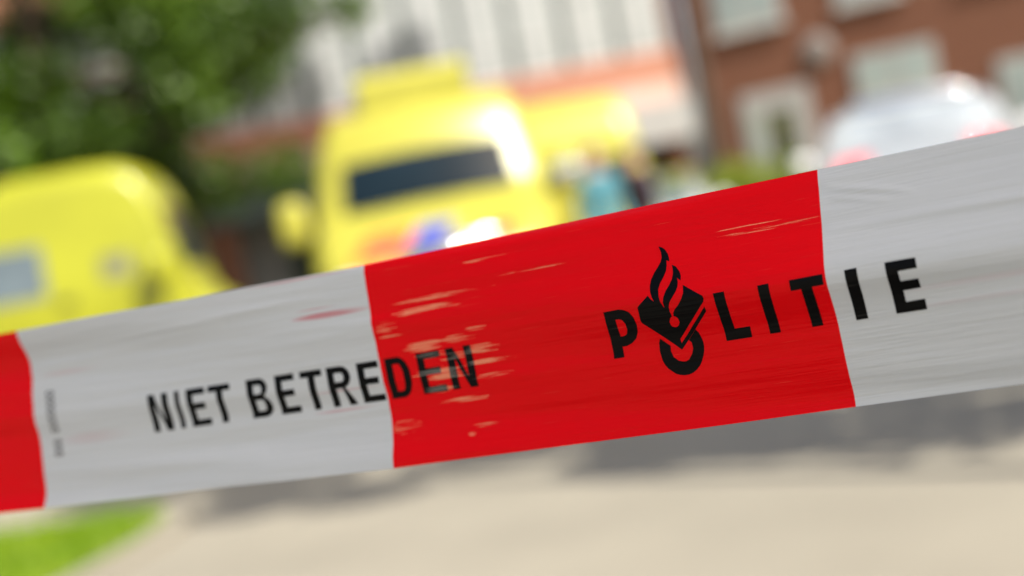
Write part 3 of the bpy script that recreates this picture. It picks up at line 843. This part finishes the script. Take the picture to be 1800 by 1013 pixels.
def tape_mat(name, color, glare_scuff_color, rough, trans, spec, ells=GLARE_SCUFF, smear=None, smear_color=None, glare_scuff_amt=1.0):
    m = bpy.data.materials.new(name)
    m.use_nodes = True
    nt = m.node_tree
    b = nt.nodes['Principled BSDF']
    uv = nt.nodes.new('ShaderNodeUVMap'); uv.uv_map = 'tape'
    sp = nt.nodes.new('ShaderNodeSeparateXYZ'); nt.links.new(uv.outputs[0], sp.inputs[0])
    acc, mth = mask_nodes(nt, ells, sp.outputs[0], sp.outputs[1])
    def streak(sx, sy, detail=5):
        mp = nt.nodes.new('ShaderNodeMapping'); mp.inputs['Scale'].default_value = (sx, sy, 1); nt.links.new(uv.outputs[0], mp.inputs[0])
        nz = nt.nodes.new('ShaderNodeTexNoise'); nz.inputs['Scale'].default_value = 1; nz.inputs['Detail'].default_value = detail; nt.links.new(mp.outputs[0], nz.inputs['Vector'])
        return nz.outputs[0]
    n1 = streak(.055, 2.0); n2 = streak(2.2, 2.2, 2); n3 = streak(.035, 1.6, 7)
    # ragged streaks of glare and wear painted into the colour, with fine sparkle
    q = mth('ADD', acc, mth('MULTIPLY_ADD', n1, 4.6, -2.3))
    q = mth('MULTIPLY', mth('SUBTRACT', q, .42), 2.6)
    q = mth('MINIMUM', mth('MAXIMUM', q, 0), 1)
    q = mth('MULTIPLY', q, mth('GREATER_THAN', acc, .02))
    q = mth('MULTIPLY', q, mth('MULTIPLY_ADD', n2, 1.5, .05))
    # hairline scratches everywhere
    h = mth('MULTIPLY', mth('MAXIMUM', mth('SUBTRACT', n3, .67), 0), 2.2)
    q = mth('MINIMUM', mth('MULTIPLY', mth('ADD', q, h), glare_scuff_amt), .9)
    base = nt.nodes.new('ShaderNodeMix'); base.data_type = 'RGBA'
    base.inputs[6].default_value = (*color, 1); base.inputs[7].default_value = (*glare_scuff_color, 1)
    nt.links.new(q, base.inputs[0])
    out = base.outputs[2]
    if smear:
        a2, _ = mask_nodes(nt, smear, sp.outputs[0], sp.outputs[1])
        s2 = mth('MINIMUM', mth('MULTIPLY', a2, mth('MULTIPLY_ADD', n1, 1.6, -.15)), .75)
        mx = nt.nodes.new('ShaderNodeMix'); mx.data_type = 'RGBA'
        nt.links.new(s2, mx.inputs[0]); nt.links.new(out, mx.inputs[6]); mx.inputs[7].default_value = (*smear_color, 1)
        out = mx.outputs[2]
    nt.links.new(out, b.inputs['Base Color'])
    b.inputs['Roughness'].default_value = rough
    b.inputs['Specular IOR Level'].default_value = spec
    bp = nt.nodes.new('ShaderNodeBump'); bp.inputs['Strength'].default_value = 0.42; bp.inputs['Distance'].default_value = 0.0012
    nt.links.new(mth('ADD', streak(.022, .42, 4), mth('MULTIPLY', streak(.05, 1.5, 3), .35)), bp.inputs['Height'])
    nt.links.new(bp.outputs[0], b.inputs['Normal'])
    if trans:
        tr = nt.nodes.new('ShaderNodeBsdfTranslucent'); nt.links.new(out, tr.inputs[0])
        ms = nt.nodes.new('ShaderNodeMixShader'); ms.inputs[0].default_value = trans
        nt.links.new(b.outputs[0], ms.inputs[1]); nt.links.new(tr.outputs[0], ms.inputs[2])
        nt.links.new(ms.outputs[0], nt.nodes['Material Output'].inputs[0])
    return m
M['tape_white'] = tape_mat('white_tape_plastic', (.69, .70, .68), (.76, .76, .74), .26, .22, .45, smear=SMEAR, smear_color=(.62, .12, .14), glare_scuff_amt=.25)
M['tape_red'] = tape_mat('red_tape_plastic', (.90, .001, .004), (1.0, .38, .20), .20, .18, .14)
M['tape_black'] = tape_mat('black_tape_ink', (.002, .002, .002), (.26, .25, .21), .35, 0, .12, glare_scuff_amt=.75)
M['tape_code'] = mat('grey_date_ink', (.04, .04, .045), .6, color2=(.10, .075, .07), scale=30)

tape = empty('barrier_tape', (TO.x, TO.y, 0))
bpy.context.view_layer.update()
tag(tape, 'red and white police barrier tape with black lettering stretched across the foreground', 'barrier tape')
tape_inv = np.array(tape.location)

def add_uv(me, st):
    l = me.uv_layers.new(name='tape')
    vi = np.empty(len(me.loops), int); me.loops.foreach_get('vertex_index', vi)
    l.data.foreach_set('uv', st[vi].astype(np.float32).ravel())

def tape_section(name, s0, s1, ns, nt_, m):
    S, T = np.meshgrid(np.linspace(s0, s1, ns + 1), np.linspace(0, 80, nt_ + 1))
    Pp = tape_points(S, T) - tape_inv
    v = Pp.reshape(-1, 3)
    f = [(j * (ns + 1) + i, j * (ns + 1) + i + 1, (j + 1) * (ns + 1) + i + 1, (j + 1) * (ns + 1) + i) for j in range(nt_) for i in range(ns)]
    me = bpy.data.meshes.new(name)
    me.from_pydata(v.tolist(), [], f)
    add_uv(me, np.stack([S.ravel(), T.ravel()], 1))
    return objm(name, me, m, tape, True)
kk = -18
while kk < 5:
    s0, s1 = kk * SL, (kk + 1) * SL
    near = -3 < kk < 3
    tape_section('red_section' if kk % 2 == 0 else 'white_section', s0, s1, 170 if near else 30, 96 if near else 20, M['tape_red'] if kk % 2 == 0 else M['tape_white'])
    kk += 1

def print_shape(name, loops_list, m, label=None, off=0.12, cell=1.5):
    """list of shapes; each shape is [outer loop, hole, hole...] in tape millimetres"""
    bm = bmesh.new()
    for loops in loops_list:
        es = []
        for lp in loops:
            vs = [bm.verts.new((x, y, 0)) for x, y in lp]
            es += [bm.edges.new((vs[i], vs[(i + 1) % len(vs)])) for i in range(len(vs))]
        bmesh.ops.triangle_fill(bm, edges=es, use_beauty=True, use_dissolve=False, normal=(0, 0, 1))
    xs = [v.co.x for v in bm.verts]; ys = [v.co.y for v in bm.verts]
    for ax, lo, hi in ((0, min(xs), max(xs)), (1, min(ys), max(ys))):
        q = lo + cell
        while q < hi:
            co = (q, 0, 0) if ax == 0 else (0, q, 0); no = (1, 0, 0) if ax == 0 else (0, 1, 0)
            bmesh.ops.bisect_plane(bm, geom=bm.verts[:] + bm.edges[:] + bm.faces[:], plane_co=co, plane_no=no)
            q += cell
    bmesh.ops.recalc_face_normals(bm, faces=bm.faces[:])
    for f_ in bm.faces:
        if f_.normal.z < 0: f_.normal_flip()
    st = np.array([(v.co.x, v.co.y) for v in bm.verts])
    Pp = tape_points(st[:, 0], st[:, 1]) + np.array(tn) * off / 1000 - tape_inv
    for v, p in zip(bm.verts, Pp): v.co = p
    me = bpy.data.meshes.new(name)
    bm.to_mesh(me); bm.free()
    add_uv(me, st)
    o = objm(name, me, m, tape, True)
    if label: o['label'] = label
    return o

def arc(cx, cy, rx, ry, a0, a1, n=10):
    return [(cx + rx * math.cos(R(a0 + (a1 - a0) * i / n)), cy + ry * math.sin(R(a0 + (a1 - a0) * i / n))) for i in range(n + 1)]
def glyph(ch, w, H):
    s, hgt = 3.25, 2.6
    if ch == 'N': return [[(0, 0), (0, H), (s * 1.05, H), (w - s, 4.2), (w - s, H), (w, H), (w, 0), (w - s * 1.05, 0), (s, H - 4.2), (s, 0)]]
    if ch == 'I': return [[(0, 0), (0, H), (w, H), (w, 0)]]
    if ch == 'E':
        m0, m1 = H * .53 - hgt / 2, H * .53 + hgt / 2
        return [[(0, 0), (0, H), (w * .97, H), (w * .97, H - hgt), (s, H - hgt), (s, m1), (w * .90, m1), (w * .90, m0), (s, m0), (s, hgt), (w, hgt), (w, 0)]]
    if ch == 'T': return [[(w / 2 - s / 2, 0), (w / 2 - s / 2, H - hgt), (0, H - hgt), (0, H), (w, H), (w, H - hgt), (w / 2 + s / 2, H - hgt), (w / 2 + s / 2, 0)]]
    if ch == 'D':
        o = [(0, 0), (0, H)] + arc(w - 5.2, H / 2, 5.2, H / 2, 90, -90, 20)
        i = [(s, hgt), (s, H - hgt)] + arc(w - 5.2, H / 2, 5.2 - s, H / 2 - hgt, 90, -90, 20)
        return [o, i]
    if ch == 'B':
        hm = H * .53
        rt = (H - hm) / 2; rb = hm / 2
        o = [(0, 0), (0, H)] + arc(w - rt - .6, H - rt, rt, rt, 90, -60, 10) + arc(w - rb, rb, rb, rb, 62, -90, 12)
        i1 = [(s, hm + hgt / 2), (s, H - hgt)] + arc(w - rt - .6, H - rt, rt - s * .9, rt - hgt * .98 + .02, 90, -90, 10)
        i1 = [(s, hm + hgt * .5), (s, H - hgt)] + arc(w - rt - .8, (H - hgt + hm + hgt * .5) / 2, rt - s + .6, (H - hgt - hm - hgt * .5) / 2, 90, -90, 10)
        i2 = [(s, hgt), (s, hm - hgt * .5)] + arc(w - rb, (hgt + hm - hgt * .5) / 2, rb - s, (hm - hgt * 1.5) / 2, 90, -90, 10)
        return [o, i1, i2]
    if ch == 'R':
        hm = H * .45; r = (H - hm) / 2
        o = [(0, 0), (0, H)] + arc(w - r - .6, H - r, r, r, 90, -75, 12) + [(w, 0), (w - s * 1.15, 0), (w * .55, hm), (s, hm), (s, 0)]
        i = [(s, hm + hgt), (s, H - hgt)] + arc(w - r - .6, (H - hgt + hm + hgt) / 2, r - s, (H - hm - 2 * hgt) / 2, 90, -90, 10)
        return [o, i]
B0, H0 = 26.25, 16.15
word = [('N', -117.3, -106.7), ('I', -102.9, -100.5), ('E', -96.7, -86.6), ('T', -85.2, -73.8), ('B', -65.4, -54.6), ('E', -51.0, -41.2), ('T', -38.5, -27.9), ('R', -25.5, -14.0), ('E', -11.0, -0.7), ('D', 2.3, 13.1), ('E', 17.0, 28.0), ('N', 30.6, 42.0)]
for ch, a, b_ in word:
    lp = [[(x + a, y + B0) for x, y in l] for l in glyph(ch, b_ - a, H0)]
    print_shape('letter', [lp], M['tape_black'], 'black printed capital letter ' + ch)

BIG = {
 'P': [[(100.67, 45.99), (106.86, 46.1), (108.83, 45.61), (110.73, 44.47), (111.96, 42.27), (112.3, 39.58), (111.83, 37.1), (110.53, 34.78), (108.53, 33.29), (106.29, 32.6), (104.4, 32.5), (104.34, 28.7), (100.3, 28.65)],
       [(104.62, 42.6), (106.06, 42.6), (107.24, 42.1), (108.03, 40.6), (108.06, 38.5), (107.47, 37.0), (106.34, 36.3), (104.67, 36.2)]],
 'L': [[(143.5, 46.15), (147.5, 46.2), (147.45, 32.7), (153.0, 32.7), (152.85, 28.85), (143.6, 28.85)]],
 'I': [[(159.5, 46.2), (163.4, 46.3), (163.1, 28.95), (159.35, 28.95)]],
 'T': [[(170.55, 46.15), (181.85, 46.3), (181.75, 42.75), (177.75, 42.7), (177.9, 29.05), (174.1, 29.0), (174.0, 42.55), (170.5, 42.5)]],
 'I ': [[(189.1, 46.25), (193.15, 46.35), (192.95, 28.95), (189.0, 28.95)]],
 'E': [[(202.25, 46.38), (212.0, 46.35), (212.1, 42.95), (206.0, 42.93), (206.08, 39.48), (211.65, 39.5), (211.7, 36.28), (206.05, 36.26), (206.05, 32.4), (212.12, 32.45), (212.1, 28.9), (202.29, 29.0)]],
}
for ch, lp in BIG.items():
    print_shape('letter', [lp], M['tape_black'], 'bold black printed capital letter ' + ch.strip())
EMB = [(124.08, 65.12), (125.43, 64.53), (126.47, 63.64), (127.44, 62.01), (127.87, 60.68), (128.03, 59.4), (126.85, 59.95), (126.97, 58.33), (126.62, 56.38), (125.41, 54.32), (124.1, 52.53), (123.3, 50.65), (123.25, 48.41), (123.65, 46.01), (124.62, 43.87), (124.56, 46.03), (125.11, 47.87), (126.09, 49.72), (127.56, 51.49), (128.68, 53.3), (129.2, 55.21), (129.17, 56.71), (128.91, 58.1), (130.34, 57.27), (131.57, 55.57), (132.09, 53.99), (131.93, 52.28), (130.55, 53.5), (130.82, 52.21), (130.65, 50.5), (129.83, 48.9), (128.31, 47.1), (126.92, 45.5), (126.29, 44.03), (126.21, 42.48), (126.45, 40.61), (125.52, 39.97), (124.89, 38.75), (125.04, 37.42), (125.63, 36.81), (126.3, 36.55), (127.08, 36.54), (127.91, 36.99), (128.56, 38.1), (128.44, 39.52), (127.83, 40.24), (127.07, 40.62), (127.4, 41.77), (128.29, 42.94), (129.99, 44.24), (131.64, 46.06), (132.64, 47.97), (132.67, 49.45), (132.68, 50.73), (139.52, 46.09), (139.82, 45.01), (139.4, 43.89), (126.87, 32.03), (127.05, 30.52), (139.32, 42.15), (139.48, 40.47), (126.71, 28.24), (114.48, 39.89), (114.25, 40.87), (114.43, 45.6), (114.75, 45.97), (119.09, 49.14), (120.07, 47.78), (121.26, 46.75), (120.61, 48.31), (120.14, 50.39), (120.17, 52.39), (120.76, 54.31), (121.99, 56.38), (123.52, 58.14), (124.69, 59.71), (125.05, 61.16), (124.89, 62.96)]
RING = [(119.39, 33.33), (118.65, 31.74), (118.43, 30.17), (118.32, 28.58), (118.66, 25.33), (119.27, 23.64), (120.2, 22.2), (122.55, 20.13), (124.1, 19.5), (125.7, 19.18), (127.49, 19.2), (129.15, 19.66), (130.74, 20.6), (132.13, 21.88), (133.19, 23.41), (134.18, 25.27), (134.72, 26.77), (135.04, 28.31), (135.07, 29.77), (134.87, 30.96), (134.3, 33.15), (133.45, 34.62), (129.94, 31.25), (130.82, 30.24), (130.86, 28.12), (130.15, 26.37), (128.57, 24.48), (127.45, 24.0), (126.49, 23.92), (124.67, 24.49), (123.08, 26.05), (122.5, 28.26), (122.7, 30.2)]
print_shape('emblem', [[EMB]], M['tape_black'], 'black flame and shield emblem', .12, 1.2)
print_shape('emblem_ring', [[RING]], M['tape_black'], 'black open ring under the emblem', .13, 1.2)
# small upright production code beside the left red block (too blurred to read)
shapes = []
y = 51.0
for gi in range(11):
    hgt_ = 2.1
    if gi == 7: y -= 2.6; continue
    o = arc(-172.5, y - hgt_ / 2, 2.7, hgt_ / 2, 0, 360, 14)[:-1]
    i_ = arc(-172.5, y - hgt_ / 2, 1.6, hgt_ / 2 - .55, 0, 360, 14)[:-1]
    shapes.append([o, i_])
    y -= 2.75
print_shape('date_code', shapes, M['tape_code'], 'small grey printed code running up the tape', .12, 1.5)

# posts that carry the tape ends, outside the picture
for s_, lb in ((-18 * SL, 'steel post holding the far left end of the barrier tape'), (5 * SL, 'steel post holding the near right end of the barrier tape')):
    p = tape_points(np.array([s_]), np.array([40.0]))[0]
    po = empty('barrier_post', (p[0], p[1] , 0))
    tag(po, lb, 'post', 'posts carrying the barrier tape')
    lathe('pole', [(0.02, 0.02), (1.25, 0.02)], M['steel'], po, 'Z', 16)
    lathe('cap', [(1.25, 0.023), (1.27, 0.023), (1.28, 0.012)], M['black_plastic'], po, 'Z', 16)
    lathe('base', [(0.0, 0.16), (0.03, 0.16), (0.06, 0.05), (0.1, 0.03)], M['black_plastic'], po, 'Z', 24)
